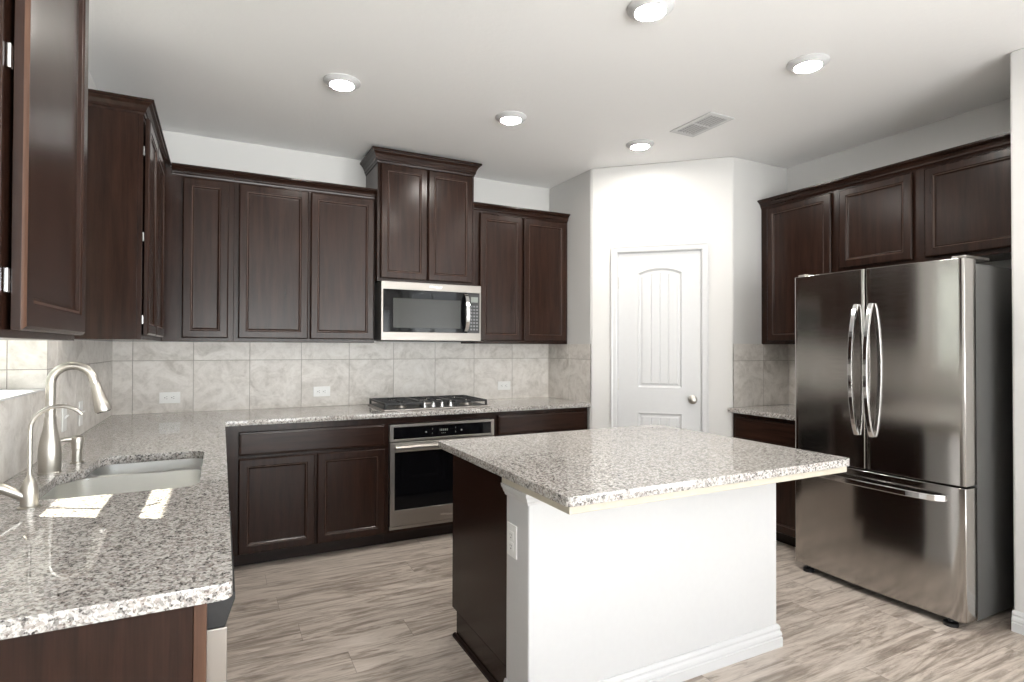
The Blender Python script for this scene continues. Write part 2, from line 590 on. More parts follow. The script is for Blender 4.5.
def arch_poly(x0, x1, y0, y1, rise, seg=14):
    w = x1 - x0
    pts = [(x0, y0), (x1, y0), (x1, y1 - rise)]
    if rise > 0:
        rad = (w * w / 4 + rise * rise) / (2 * rise)
        cy = y1 - rad
        cx = (x0 + x1) / 2
        a = math.asin(w / 2 / rad)
        for k in range(1, seg):
            q = a - 2 * a * k / seg
            pts.append((cx + rad * math.sin(q), cy + rad * math.cos(q)))
    else:
        for k in range(1, seg):
            pts.append((x1 - w * k / seg, y1))
    pts.append((x0, y1 - rise))
    return pts

door = structure(thing('door_1', 'white pantry door with an arched plank panel, on the diagonal wall', 'door', (0, 0, 0)))
del door['category']
door.matrix_world = MD
P1 = (0.352, 0.686, 1.008, 1.927, 0.038)
P2 = (0.352, 0.686, 0.19, 0.827, 0.0)
DX0, DX1, DZ0, DZ1 = 0.208, 0.816, 0.012, 2.043
me = plate_mesh('door_leaf', rect(DX0, DX1, DZ0, DZ1), [arch_poly(*P1), arch_poly(*P2)], 0.014)
for v in me.vertices: v.co.z -= 0.024
leaf = link_mesh('door_leaf', me, 'white_trim', door, 0.0015)
mb = MB().box(DX0 + .001, DX1 - .001, 0, 0, 0, 0)
mb = MB()
vs = [(x, y, z) for x in (DX0, DX1) for y in (DZ0, DZ1) for z in (-0.045, -0.0242)]
mb.box(DX0, DX1, DZ0, DZ1, -0.045, -0.0242)
mb.build('door_core', 'white_trim', door)
for (x0, x1, y0, y1, r) in (P1, P2):
    def o_(i, z):
        return [(x, y, z) for (x, y) in arch_poly(x0 + i, x1 - i, y0 + i, y1 - i, r * (1 - i * 2 / (x1 - x0)))]
    mb = MB()
    mb.rings([o_(-0.001, -0.012), o_(-0.001, -0.0085), o_(0.006, -0.0075), o_(0.012, -0.013), o_(0.020, -0.022), o_(0.030, -0.0215), o_(0.040, -0.014)], cap0=False, cap1=False)
    # planked field: strips with grooves
    xi0, xi1 = x0 + 0.040, x1 - 0.040
    npk = 4
    wv = (xi1 - xi0) / npk
    inner = arch_poly(x0 + 0.04, x1 - 0.04, y0 + 0.04, y1 - 0.04, r * (1 - 0.08 / (x1 - x0)), 16)
    def top_at(x):
        if r == 0: return y1 - 0.04
        w = xi1 - xi0; rr = r * (1 - 0.08 / (x1 - x0))
        rad = (w * w / 4 + rr * rr) / (2 * rr)
        return y1 - 0.04 - rad + math.sqrt(max(0, rad * rad - (x - (xi0 + xi1) / 2) ** 2))
    for k in range(npk):
        a, b = xi0 + k * wv, xi0 + (k + 1) * wv
        g = 0.006
        xs = [a, a + g] + [a + g + (b - a - 2 * g) * q / 4 for q in range(1, 4)] + [b - g, b]
        zs = [-0.0195 if k else -0.014] + [-0.014] * 5 + [-0.0195 if k < npk - 1 else -0.014]
        vs, fs = [], []
        for x, z in zip(xs, zs):
            vs += [(x, y0 + 0.04, z), (x, top_at(x), z)]
        for q in range(len(xs) - 1):
            fs.append((2 * q, 2 * q + 2, 2 * q + 3, 2 * q + 1))
        mb.add(vs, fs)
    mb.build('door_panel', 'white_trim', door, smooth=False)
mb = MB()
kz = 0.932
for prof in ([(0.0, 0.0), (0.033, 0.0), (0.033, 0.004), (0.026, 0.009), (0.012, 0.011), (0.011, 0.03), (0.020, 0.036), (0.027, 0.048), (0.025, 0.058), (0.014, 0.064), (0.0, 0.065)],):
    rs = [[(0.757 + r * math.cos(2 * PI * j / 24), kz + r * math.sin(2 * PI * j / 24), -0.0095 + z) for j in range(24)] for (r, z) in prof]
    mb.rings(rs)
mb.build('door_knob', 'brushed_nickel', door, smooth=True)
for hz in (1.816, 1.035, 0.25):
    MB().box(0.2045, 0.2125, hz - 0.045, hz + 0.045, -0.010, -0.002).build('hinge', 'brushed_nickel', door, 0.002)
MB().box(0.8165, 0.8195, kz - 0.03, kz + 0.03, -0.03, -0.0055).build('strike_plate', 'brushed_nickel', door)
# casing
prof = [(0, 0), (0.0, 0.011), (0.010, 0.014), (0.030, 0.014), (0.040, 0.018), (0.047, 0.018), (0.047, 0)]
cz = MB()
path = [(S0 - 0.001, 0.0), (S0 - 0.001, DT + 0.001), (S1 + 0.001, DT + 0.001), (S1 + 0.001, 0.0)]
casing = sweep(path, [(-o, z) for (o, z) in prof]).build('trim_1', 'white_trim', None, 0.001)
structure(casing).matrix_world = MD
jm = MB().box(S0 - 0.0005, S0 + 0.0035, 0, DT, -0.1, 0.0).box(S1 - 0.0035, S1 + 0.0005, 0, DT, -0.1, 0.0).box(S0, S1, DT - 0.0035, DT + 0.0005, -0.1, 0.0)
structure(jm.build('trim_2', 'white_trim')).matrix_world = MD

# kitchen window (in the left wall, over the sink)
win = structure(thing('window_1', 'white double-hung window over the sink', 'window', (0, 0, 0)))
del win['category']
fx0, fx1 = L - 0.215, L - 0.155
mb = MB()
mb.box(fx0, fx1, WY0, WY0 + 0.04, WZ0, WZ1).box(fx0, fx1, WY1 - 0.04, WY1, WZ0, WZ1)
mb.box(fx0, fx1, WY0 + 0.04, WY1 - 0.04, WZ0, WZ0 + 0.03).box(fx0, fx1, WY0 + 0.04, WY1 - 0.04, WZ1 - 0.04, WZ1)
mb.build('window_frame', 'white_trim', win, 0.002)
MB().box(fx0 + 0.012, fx1 - 0.012, WY0 + 0.04, WY1 - 0.04, 1.600, 1.685).build('meeting_rail', 'white_trim', win, 0.002)
MB().box(fx0 + 0.028, fx0 + 0.032, WY0 + 0.04, WY1 - 0.04, WZ0 + 0.03, 1.600).build('pane', 'clear_pane', win)
MB().box(fx0 + 0.028, fx0 + 0.032, WY0 + 0.04, WY1 - 0.04, 1.685, WZ1 - 0.04).build('pane', 'clear_pane', win)
MB().box(fx1, L + 0.008, WY0 + 0.001, WY1 - 0.001, WZ0 - 0.008, WZ0).build('window_sill', 'white_trim', win, 0.002)
plain('dull_ground', (0.24, 0.245, 0.20), 0.9, 0, 30, 0.3)
structure(MB().box(-14, L - 0.25, -6, 14, -0.25, -0.15).build('ground', 'dull_ground'))  # unseen ground, added dull to cut the light on the window jamb
plain('sky_block_siding', (0.34, 0.34, 0.30), 0.8, 0, 8, 0.08)
structure(MB().extrude([(-5.6, 14), (-5.4, 14), (-5.4, 1.3), (-2.6, 1.3), (-2.6, -6), (-5.6, -6)], 'z', -0.15, 6.2).build('wall_sky_block', 'sky_block_siding'))  # unseen wall and wing, added to block sky light from the window jamb
# roof overhang outside that window
structure(MB().box(-1.29, L - 0.22, 0.5, D, 2.43, 2.55).build('trim_3', 'white_trim'))
for i, (a, b, z0, z1) in enumerate(REAR):
    w = structure(thing('window_%d' % (i + 2), 'large white window, unseen behind the viewer', 'window', (0, 0, 0)))
    del w['category']
    y0, y1 = YF - 0.09, YF - 0.03
    m_ = (a + b) / 2
    mb = MB().box(a, a + 0.05, y0, y1, z0, z1).box(b - 0.05, b, y0, y1, z0, z1).box(a + .05, b - .05, y0, y1, z0, z0 + 0.05).box(a + .05, b - .05, y0, y1, z1 - 0.05, z1).box(m_ - 0.03, m_ + 0.03, y0, y1, z0 + .05, z1 - .05)
    mb.build('window_frame', 'white_trim', w, 0.002)
    for (p, q) in ((a + 0.05, m_ - 0.03), (m_ + 0.03, b - 0.05)):
        MB().box(p, q, y0 + 0.028, y0 + 0.032, z0 + .05, z1 - .05).build('pane', 'clear_pane', w)

w = structure(thing('window_4', 'unseen white window added for light in the side wall behind the viewer', 'window', (0, 0, 0)))
del w['category']
a, b, z0, z1 = SIDE
x0, x1, m_ = WX + 0.03, WX + 0.09, (a + b) / 2
MB().box(x0, x1, a, a + 0.05, z0, z1).box(x0, x1, b - 0.05, b, z0, z1).box(x0, x1, a + .05, b - .05, z0, z0 + .05).box(x0, x1, a + .05, b - .05, z1 - .05, z1).box(x0, x1, m_ - .03, m_ + .03, z0 + .05, z1 - .05).build('window_frame', 'white_trim', w, 0.002)
for (p, q) in ((a + 0.05, m_ - 0.03), (m_ + 0.03, b - 0.05)):
    MB().box(x0 + 0.028, x0 + 0.032, p, q, z0 + .05, z1 - .05).build('pane', 'clear_pane', w)

# baseboards
BB = [(0.0005, 0.0), (0.017, 0.0), (0.017, 0.040), (0.013, 0.043), (0.013, 0.048), (0.016, 0.052), (0.014, 0.062), (0.009, 0.070), (0.009, 0.076), (0.011, 0.080), (0.007, 0.092), (0.004, 0.096), (0.0005, 0.096)]
structure(sweep([(WX, YF), (WX, WY), (R, WY)][:2][::-1] , [(o, z) for o, z in BB]).build('baseboard_alcove', 'white_trim'))

# ------------------------------------------------------------------ tiled backsplash
TW = 0.335
GR = 0.0035
def tiles(name, parent, width, cuts, z0, z1, zline, M, t=0.008, skip=None):
    """tiles on a wall: local x along, y up, z out of the wall"""
    mb = MB()
    xs = [0.0] + [q for q in cuts if 0.01 < q < width - 0.01] + [width]
    zs = [z0] + [q for q in zline if z0 < q < z1] + [z1]
    mb.box(0, width, z0, z1, 0.0003, t - 0.0015, 1)
    for i in range(len(xs) - 1):
        for j in range(len(zs) - 1):
            a, b = xs[i] + (GR / 2 if i else 0), xs[i + 1] - (GR / 2 if i < len(xs) - 2 else 0)
            p, q = zs[j] + (GR / 2 if j else 0), zs[j + 1] - (GR / 2 if j < len(zs) - 2 else 0)
            c_ = 0.0012
            mb.rings([[(a, p, 0.001), (b, p, 0.001), (b, q, 0.001), (a, q, 0.001)],
                      [(a, p, t - c_), (b, p, t - c_), (b, q, t - c_), (a, q, t - c_)],
                      [(a + c_, p + c_, t), (b - c_, p + c_, t), (b - c_, q - c_, t), (a + c_, q - c_, t)]])
    o = mb.build(name, ['travertine_tile', 'grout'], None)
    o.matrix_world = M
    if parent is not None:
        o.parent = parent
        o.matrix_parent_inverse = parent.matrix_world.inverted()
    return o
bpy.context.view_layer.update()
ZT = [1.223]
M_back = Matrix(((1, 0, 0, L), (0, 0, -1, D), (0, 1, 0, 0), (0, 0, 0, 1)))
tiles('backsplash', wall_back, RB - L, [q - L for q in (-0.5, -0.163, 0.176, 0.511, 0.846, 1.181, 1.516, 1.853, 2.205)], CT, UB + 0.005, ZT, M_back)
M_left = Matrix(((0, 0, 1, L), (1, 0, 0, 0), (0, 1, 0, 0), (0, 0, 0, 1)))
def M_left_at(y): return Matrix(((0, 0, 1, L), (1, 0, 0, y), (0, 1, 0, 0), (0, 0, 0, 1)))
cl = [D - 0.343 - 0.3385 * k for k in range(9)]
tiles('backsplash', wall_left, D - 0.008 - WY1, [q - WY1 for q in sorted(cl)], CT, UB + 0.005, ZT, M_left_at(WY1))
tiles('backsplash', wall_left, WY1 - WY0, [q - WY0 for q in sorted(cl)], CT, WZ0 - 0.008, ZT, M_left_at(WY0))
tiles('backsplash', wall_left, WY0 - 1.165, [q - 1.165 for q in sorted(cl)], CT, UB + 0.005, ZT, M_left_at(1.165))
# window jambs
tiles('jamb_tile', wall_left, 0.163, [0.041], WZ0, WZ1, [1.223, 1.56, 1.90], Matrix(((1, 0, 0, L - 0.155), (0, 0, -1, WY1), (0, 1, 0, 0), (0, 0, 0, 1))))
tiles('jamb_tile', wall_left, 0.163, [0.041], WZ0, WZ1, [1.223, 1.56, 1.90], Matrix(((1, 0, 0, L - 0.155), (0, 0, 1, WY0), (0, 1, 0, 0), (0, 0, 0, 1))))
# pantry returns and right wall
tiles('backsplash', wpl, D - 0.008 - Y1, [0.31], CT, UB - 0.0008, ZT, Matrix(((0, 0, -1, RB), (1, 0, 0, Y1), (0, 1, 0, 0), (0, 0, 0, 1))))
tiles('backsplash', wpr, R - 0.008 - X2, [0.315], CT, UB + 0.003, ZT, Matrix(((1, 0, 0, X2), (0, 0, -1, Y2), (0, 1, 0, 0), (0, 0, 0, 1))))
tiles('backsplash', wall_right, Y2 - 0.0085 - 2.35, [0.28], CT, UB + 0.003, ZT, Matrix(((0, 0, -1, R), (1, 0, 0, 2.35), (0, 1, 0, 0), (0, 0, 0, 1))))

# ------------------------------------------------------------------ cabinets
GAP, DTK, FF = 0.007, 0.019, 0.019
def rect_ring(x0, x1, z0, z1, i, y):
    return [(x0 + i, y, z0 + i), (x1 - i, y, z0 + i), (x1 - i, y, z1 - i), (x0 + i, y, z1 - i)]

def cab_door(parent, x0, x1, z0, z1, name='cabinet_door', fr=0.052, worn=False):
    yb, yf = -GAP, -GAP - DTK
    R_ = lambda i, y: rect_ring(x0, x1, z0, z1, i, y)
    mb = MB().rings([R_(0, yb), R_(0, yf + 0.006), R_(0.0025, yf + 0.003), R_(0.007, yf), R_(fr - 0.008, yf),
                     R_(fr - 0.004, yf + 0.0035), R_(fr + 0.001, yf + 0.0035), R_(fr + 0.007, yf + 0.010), R_(fr + 0.012, yf + 0.0105)])
    for j in range(4): mb.m[20 + j] = 1
    if worn:
        for i in (1, 2): mb.m[4 * i + 3] = 2
    return mb.build(name, ['cabinet_wood', 'bead_wood', 'edge_wood'], parent, 0.0006)

def cab_slab(parent, x0, x1, z0, z1, name='drawer_front'):
    yb, yf = -GAP, -GAP - DTK
    R_ = lambda i, y: rect_ring(x0, x1, z0, z1, i, y)
    mb = MB().rings([R_(0, yb), R_(0, yf + 0.007), R_(0.003, yf + 0.003), R_(0.010, yf + 0.0025), R_(0.013, yf)])
    return mb.build(name, 'cabinet_wood_cross', parent, 0.0006)

def hinge(parent, x, z, side=-1):
    a = sorted((x, x + side * 0.022))
    mb = MB().box(a[0], a[1], -GAP + 0.0005, -0.0005, z - 0.02, z + 0.02)
    return mb.build('hinge', 'chrome', parent, 0.0015)

CROWN = [(0, 0), (0.004, 0), (0.006, 0.010), (0.012, 0.014), (0.013, 0.024), (0.022, 0.038), (0.034, 0.046), (0.036, 0.050), (0.044, 0.052), (0.044, 0.062), (0, 0.062)]
BIGCROWN = [(0, 0), (0.004, 0), (0.006, 0.012), (0.012, 0.018), (0.013, 0.032), (0.024, 0.056), (0.036, 0.070), (0.038, 0.075), (0.047, 0.078), (0.047, 0.092), (0, 0.092)]

def cabinet(label, loc, rz, w, d, z0, z1, doors, slabs=(), toe=0.0, group=None, name='wall_cabinet', opening=None, hinges=()):
    """local x 0..w along the face, face frame front at y=0, body to y=d"""
    t = thing(name, label, 'cabinet', loc, rz, group)
    if toe:
        MB().box(0, w, FF, d, toe, z1).build('cabinet_box', 'cabinet_wood', t, 0.0008)
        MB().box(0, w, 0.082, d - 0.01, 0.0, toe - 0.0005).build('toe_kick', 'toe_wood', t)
    elif opening is None:
        MB().box(0, w, FF, d, z0, z1).build('cabinet_box', 'cabinet_wood', t, 0.0008)
    if opening is None:
        zb = toe if toe else z0
        MB().box(0, w, 0, FF - 0.0006, zb, z1).build('face_frame', 'cabinet_wood', t, 0.0012)
    for q in doors: cab_door(t, *q)
    for q in slabs: cab_slab(t, *q)
    for (x, z, sd) in hinges: hinge(t, x, z, sd)
    return t

def crown(parent, path, z, prof=CROWN):
    return sweep(path, [(o, z + q) for (o, q) in prof]).build('crown_molding', 'cabinet_wood_cross', parent, 0.0006)

UD = 0.301                        # depth of a wall cabinet incl. face frame
fb = D - UD                       # face plane of the back-wall uppers
fl = L + UD                       # face plane of the left-wall uppers
ZC = 2.362                        # where the crown starts
CH = 2.412
# back wall, narrow corner unit
t = cabinet('dark wall cabinet with one narrow door, in the back left corner', (fl - 0.009, fb, 0), 0, 0.066 - fl + 0.009, UD - 0.001, UB, CH,
            [(-0.216 - fl + 0.009, 0.036 - fl + 0.009, 1.368, 2.352)])
crown(t, [(0.045, 0), (0.066 - fl + 0.009, 0)], ZC)
# back wall, two-door unit
t = cabinet('dark two-door wall cabinet between the narrow corner cabinet and the microwave', (0.0665, fb, 0), 0, 0.895, UD - 0.001, UB, CH,
            [(0.0275, 0.447, 1.368, 2.352), (0.461, 0.886, 1.368, 2.352)])
crown(t, [(0, 0), (0.894, 0)], ZC)
# over the microwave: taller and deeper
DM = 0.365
t = cabinet('tall dark two-door wall cabinet above the microwave, with the highest crown', (0.962, D - DM, 0), 0, 0.730, DM - 0.001, 1.777, 2.66,
            [(0.020, 0.358, 1.797, 2.600), (0.365, 0.712, 1.797, 2.600)])
crown(t, [(0, DM - 0.004), (0, 0), (0.730, 0), (0.730, DM - 0.004)], 2.607, BIGCROWN)
# right of it
t = cabinet('dark two-door wall cabinet between the microwave and the pantry wall', (1.737, fb, 0), 0, RB - 0.001 - 1.737, UD - 0.001, UB, CH,
            [(0.027, 0.397, 1.368, 2.352), (0.411, 0.812, 1.368, 2.352)])
MB().box(-0.044, -0.0005, 0.001, 0.02, 1.78, CH).build('filler_strip', 'cabinet_wood', t)
crown(t, [(-0.0435, 0), (RB - 0.001 - 1.737, 0), (RB - 0.001 - 1.737, 0.0)][:2], ZC)
# left wall, beyond the window (faces the room; local x -> world y)
yl0 = 3.045
t = cabinet('dark two-door wall cabinet on the left wall, between the window and the corner', (fl - 0.010, yl0, 0), PI / 2, D - 0.001 - yl0, UD - 0.011, UB, CH,
            [(0.012, 0.375, 1.368, 2.352), (0.389, 0.815, 1.368, 2.352)], hinges=[(0.020, 2.20, -1), (0.020, 1.81, -1), (0.020, 1.435, -1)])
crown(t, [(0, UD - 0.014), (0, 0), (D - UD - yl0 - 0.0005, 0)], ZC)
# left wall, nearest the camera
t = cabinet('dark one-door wall cabinet on the left wall nearest the viewer, with a worn door edge', (fl, 1.165, 0), PI / 2, 0.52, UD - 0.001, UB - 0.018, CH + 0.25,
            [], hinges=[(0.036, 1.783, -1), (0.036, 1.42, -1), (0.036, 2.3, -1)])
nd = cab_door(t, 0.028, 0.495, 1.340, 2.352 + 0.25, worn=True)
# right wall (local x -> world -y)
fr_ = R - UD
t = cabinet('dark one-door wall cabinet on the right wall, left of the refrigerator', (fr_, Y2 - 0.0005, 0), -PI / 2, 0.592, UD - 0.001, UB, CH,
            [(0.066, 0.562, 1.368, 2.352)])
crown(t, [(0.0, 0), (0.592, 0)], ZC)
t = cabinet('long low dark two-door cabinet over the refrigerator', (fr_, Y2 - 0.593, 0), -PI / 2, Y2 - 0.593 - WY - 0.002, UD - 0.001, 1.815, CH,
            [(0.028, 0.470, 1.840, 2.352), (0.535, 1.025, 1.840, 2.352)])
crown(t, [(0, 0), (Y2 - 0.593 - WY - 0.002, 0)], ZC)

# ---- base cabinets
BD = 0.610
bb = D - BD                       # face frame plane of the back run
CB = CT - 0.0305                  # underside of the stone
t = cabinet('dark base cabinet with two doors and a wide drawer front, left of the oven', (-0.0265, bb, 0), 0, 1.0005, BD - 0.001, 0, CB,
            [(0.122, 0.548, 0.098, 0.655), (0.561, 0.983, 0.098, 0.655)], [(0.122, 0.983, 0.672, 0.812)], toe=0.09, name='base_cabinet')
OX0, OX1 = 0.9745, 1.7595
t = thing('oven_cabinet', 'dark cabinet frame that holds the wall oven', 'cabinet', (OX0, bb, 0))
w_ = OX1 - OX0
MB().box(0, 0.012, 0, BD - 0.001, 0.09, CB).build('side_panel', 'cabinet_wood', t, 0.001)
MB().box(w_ - 0.014, w_, 0, BD - 0.001, 0.09, CB).build('side_panel', 'cabinet_wood', t, 0.001)
MB().box(0.0125, w_ - 0.0145, 0, BD - 0.001, 0.09, 0.112).build('bottom_rail', 'cabinet_wood_cross', t, 0.001)
MB().box(0.0125, w_ - 0.0145, 0, FF, 0.808, CB).build('top_rail', 'cabinet_wood_cross', t, 0.001)
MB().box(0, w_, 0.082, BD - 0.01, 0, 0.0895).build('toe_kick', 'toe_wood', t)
t = cabinet('dark base cabinet with drawer front, right of the oven against the pantry wall', (1.76, bb, 0), 0, RB - 0.0095 - 1.76, BD - 0.001, 0, CB,
            [(0.015, 0.388, 0.098, 0.672), (0.396, 0.772, 0.098, 0.672)], [(0.015, 0.772, 0.688, 0.826)], toe=0.09, name='base_cabinet')
# peninsula / sink run, facing the room
fp = L + 0.588
t = cabinet('dark sink base cabinet under the double sink', (fp, 1.822, 0), PI / 2, 0.955, 0.587, 0, 0.60,
            [(0.02, 0.47, 0.098, 0.625), (0.485, 0.935, 0.098, 0.625)], [], toe=0.09, name='base_cabinet')
cab_slab(t, 0.02, 0.935, 0.672, 0.826, 'false_drawer_front')
MB().box(0, 0.955, 0, FF, 0.6005, CB).build('top_rail', 'cabinet_wood_cross', t)
t = cabinet('dark base cabinet in the blind corner beyond the sink', (fp, 2.778, 0), PI / 2, bb - 2.780 - 0.03, 0.587, 0, CB,
            [(0.02, 0.46, 0.098, 0.655)], [(0.02, 0.46, 0.672, 0.826)], toe=0.09, name='base_cabinet')
t = thing('end_panel', 'dark wood panel closing the near end of the sink counter', 'panel', (0, 1.188, 0))
MB().box(L + 0.001, -0.0415, 0, 0.020, 0, CB).build('panel_board', 'cabinet_wood', t, 0.0015)
o = MB().box(-0.041, -0.0195, -0.002, 0.020, 0, CB).build('edge_strip', 'edge_wood', t, 0.002)
o['label'] = 'lighter brown bare edge strip'
# right wall base cabinet
t = cabinet('dark base cabinet on the right wall, left of the refrigerator', (R - BD, Y2 - 0.0085, 0), -PI / 2, 0.60, BD - 0.001, 0, CB,
            [(0.03, 0.57, 0.098, 0.655)], [(0.03, 0.57, 0.672, 0.826)], toe=0.09, name='base_cabinet')

# ---- island
ICT = 0.873                       # height of the island top
IX0, IX1, IY0, IY1 = 0.913, 2.262, 1.420, 2.558
KX0, KX1, KY0, KY1 = 0.945, 2.199, 1.719, 1.891
kw = structure(MB().box(KX0, KX1, KY0, KY1, 0, ICT - 0.0565).build('wall_island', 'white_trim', None, 0.006, seg=3))
structure(sweep([(KX0, KY1), (KX0, KY0), (KX1, KY0), (KX1, KY1)][::-1], [(-o, z) for o, z in BB][::1]).build('baseboard_island', 'white_trim'))
CAPP = [(0.0005, 0.0), (0.006, 0.0), (0.008, 0.008), (0.014, 0.016), (0.016, 0.024), (0.022, 0.032), (0.024, 0.044), (0.0005, 0.044)]
structure(sweep([(KX0, KY1), (KX0, KY0), (KX1, KY0), (KX1, KY1)][::-1], [(-o, ICT - 0.101 + z) for o, z in CAPP]).build('trim_4', 'white_trim'))
icx0, icx1 = 0.968, 2.199
t = cabinet('dark island base cabinet behind the white island wall', (icx1, 2.482, 0), PI, icx1 - icx0, 2.482 - KY1 - 0.001, 0, ICT - 0.0305,
            [(0.02, 0.395, 0.13, 0.655), (0.408, 0.785, 0.13, 0.655), (0.798, 1.205, 0.13, 0.655)], [(0.02, 0.395, 0.672, 0.815), (0.408, 0.785, 0.672, 0.815), (0.798, 1.205, 0.672, 0.815)], toe=0.115, name='island_cabinet')
MB().box(icx1 - icx0 + 0.0005, icx1 - icx0 + 0.006, 0.0, 2.482 - KY1 - 0.001, 0.115, ICT - 0.0305).build('end_skin', 'cabinet_wood', t, 0.001)
MB().box(icx1 - icx0 + 0.0005, icx1 - icx0 + 0.006, 0.055, 2.482 - KY1 - 0.001, 0.0, 0.1145).build('end_skin', 'cabinet_wood', t, 0.001)
sh = [(0.0, 0.0), (0.014, 0.0), (0.013, 0.010), (0.007, 0.016), (0.0, 0.017)]
W = icx1 - icx0 + 0.0065
o = sweep([(W, 0.042), (W, 2.482 - KY1 - 0.001)], [(q, z) for q, z in sh]).build('shoe_molding', 'toe_wood', t)

# ---- worktops
def stone(name, label, outer, holes, bevel=0.006, top=CT):
    me = plate_mesh(name, outer, holes, 0.030)
    o = link_mesh(name, me, 'granite', None, bevel, seg=3)
    o.location = (0, 0, top - 0.030)
    return tag(o, label, 'worktop')
PX, FY = 0.0223, 3.6735
cutout = rounded([(-0.058, 2.01), (-0.058, 2.692), (-0.410, 2.692), (-0.418, 2.455), (-0.482, 2.36), (-0.482, 2.01)],
                 [0.06, 0.06, 0.07, 0.05, 0.05, 0.09])
outer = rounded([(L + 0.001, 1.160), (PX, 1.160), (PX, FY), (RB - 0.001, FY), (RB - 0.001, D - 0.001), (L + 0.001, D - 0.001)],
                [0, 0.022, 0.008, 0.0, 0, 0])
stone('granite_worktop', 'speckled granite worktop wrapping the sink and back wall', outer, [cutout])
o = stone('granite_worktop', 'speckled granite top of the island, in the middle of the room', rounded(rect(IX0, IX1, IY0, IY1), 0.02), [], top=ICT)
o2 = stone('granite_worktop', 'short speckled granite worktop beside the refrigerator', rounded([(3.265, 2.345), (R - 0.001, 2.345), (R - 0.001, Y2 - 0.001), (3.265, Y2 - 0.001)], [0.01, 0, 0, 0]), [])
# board under the island overhang
o = MB().box(IX0 + 0.012, IX1 - 0.012, IY0 + 0.012, KY1, ICT - 0.056, ICT - 0.0305).build('support_board', 'cream_board', None, 0.002)
tag(o, 'cream board directly under the granite of the island', 'board')

# ------------------------------------------------------------------ sink
t = thing('double_sink', 'stainless steel undermount double sink in the granite worktop', 'sink', (0, 0, 0))
zr = CT - 0.0325
b1 = rounded([(-0.054, 2.006), (-0.054, 2.435), (-0.486, 2.385), (-0.486, 2.006)], [0.055, 0.05, 0.06, 0.09])
b1 = rounded([(-0.054, 2.006), (-0.054, 2.450), (-0.425, 2.450), (-0.486, 2.36), (-0.486, 2.006)], [0.055, 0.05, 0.05, 0.05, 0.09])
b2 = rounded([(-0.054, 2.478), (-0.054, 2.697), (-0.414, 2.697), (-0.420, 2.478)], [0.05, 0.055, 0.065, 0.05])
flange = rounded([(-0.0460, 1.985), (-0.0460, 2.72), (-0.445, 2.72), (-0.445, 2.46), (-0.512, 2.37), (-0.512, 1.985)], 0.03)
me = plate_mesh('flange', flange, [b1, b2], 0.0015)
for v in me.vertices: v.co.z += zr - 0.0005
link_mesh('flange', me, 'sink_steel', t)
def bowl(out, depth):
    cx = sum(p[0] for p in out) / len(out)
    cy = sum(p[1] for p in out) / len(out)
    def ring(off, z):
        r = []
        for (x, y) in out:
            v = Vector((x - cx, y - cy)); ln = v.length
            v = v * ((ln - off) / ln)
            r.append((cx + v.x, cy + v.y, z))
        return r
    def scaled(k, z): return [(cx + (x - cx) * k, cy + (y - cy) * k, z) for (x, y) in out]
    mb = MB()
    z0 = zr - 0.0006
    mb.rings([ring(0, z0), ring(0.004, z0 - 0.5 * depth), ring(0.008, z0 - depth + 0.03), ring(0.014, z0 - depth + 0.012), ring(0.03, z0 - depth), scaled(0.4, z0 - depth - 0.002), scaled(0.12, z0 - depth - 0.003)], cap0=False)
    o = mb.build('bowl', 'sink_steel', t, smooth=True)
    d = MB().lathe([(0.0, 0.0012), (0.030, 0.0012), (0.034, 0.003), (0.044, 0.003), (0.046, 0.0)], cx, cy, z0 - depth - 0.0015)
    d.build('drain', 'chrome', o, smooth=True)
bowl(b1, 0.20)
bowl(b2, 0.16)

# faucet
t = thing('kitchen_faucet', 'tall brushed nickel gooseneck faucet with a pull-down spray head, behind the sink', 'faucet', (-0.515, 2.436, CT))
mb = MB().lathe([(0, 0.0003), (0.033, 0.0003), (0.033, 0.004), (0.031, 0.006), (0.032, 0.03), (0.033, 0.06), (0.031, 0.09), (0.026, 0.12), (0.021, 0.145), (0.0175, 0.17), (0.0165, 0.19), (0, 0.19)], 0, 0)
mb.build('faucet_body', 'brushed_nickel', t, smooth=True)
pts = [(0, 0, 0.188), (0, 0, 0.303)]
rad = 0.060
cx_, cz_ = rad, 0.303
for k in range(1, 15):
    a = PI - k * (PI * 0.95) / 14
    pts.append((cx_ + rad * math.cos(a), -0.0 * k, cz_ + rad * math.sin(a)))
dx = Vector(pts[-1]) - Vector(pts[-2])
dx.normalize()
p_end = Vector(pts[-1]) + dx * 0.012
pts.append(tuple(p_end))
MB().tube(pts, 0.0145, 18).build('gooseneck', 'brushed_nickel', t, smooth=True)
hp = [p_end + dx * q for q in (0.0, 0.002, 0.03, 0.075, 0.095, 0.102)]
MB().tube(hp, [0.0150, 0.0156, 0.0170, 0.0235, 0.0262, 0.0245], 20).build('spray_head', 'brushed_nickel', t, smooth=True)
MB().tube([hp[-1] + dx * 0.0003, hp[-1] + dx * 0.003], [0.0215, 0.020], 20).build('spray_face', 'black_plastic', t)
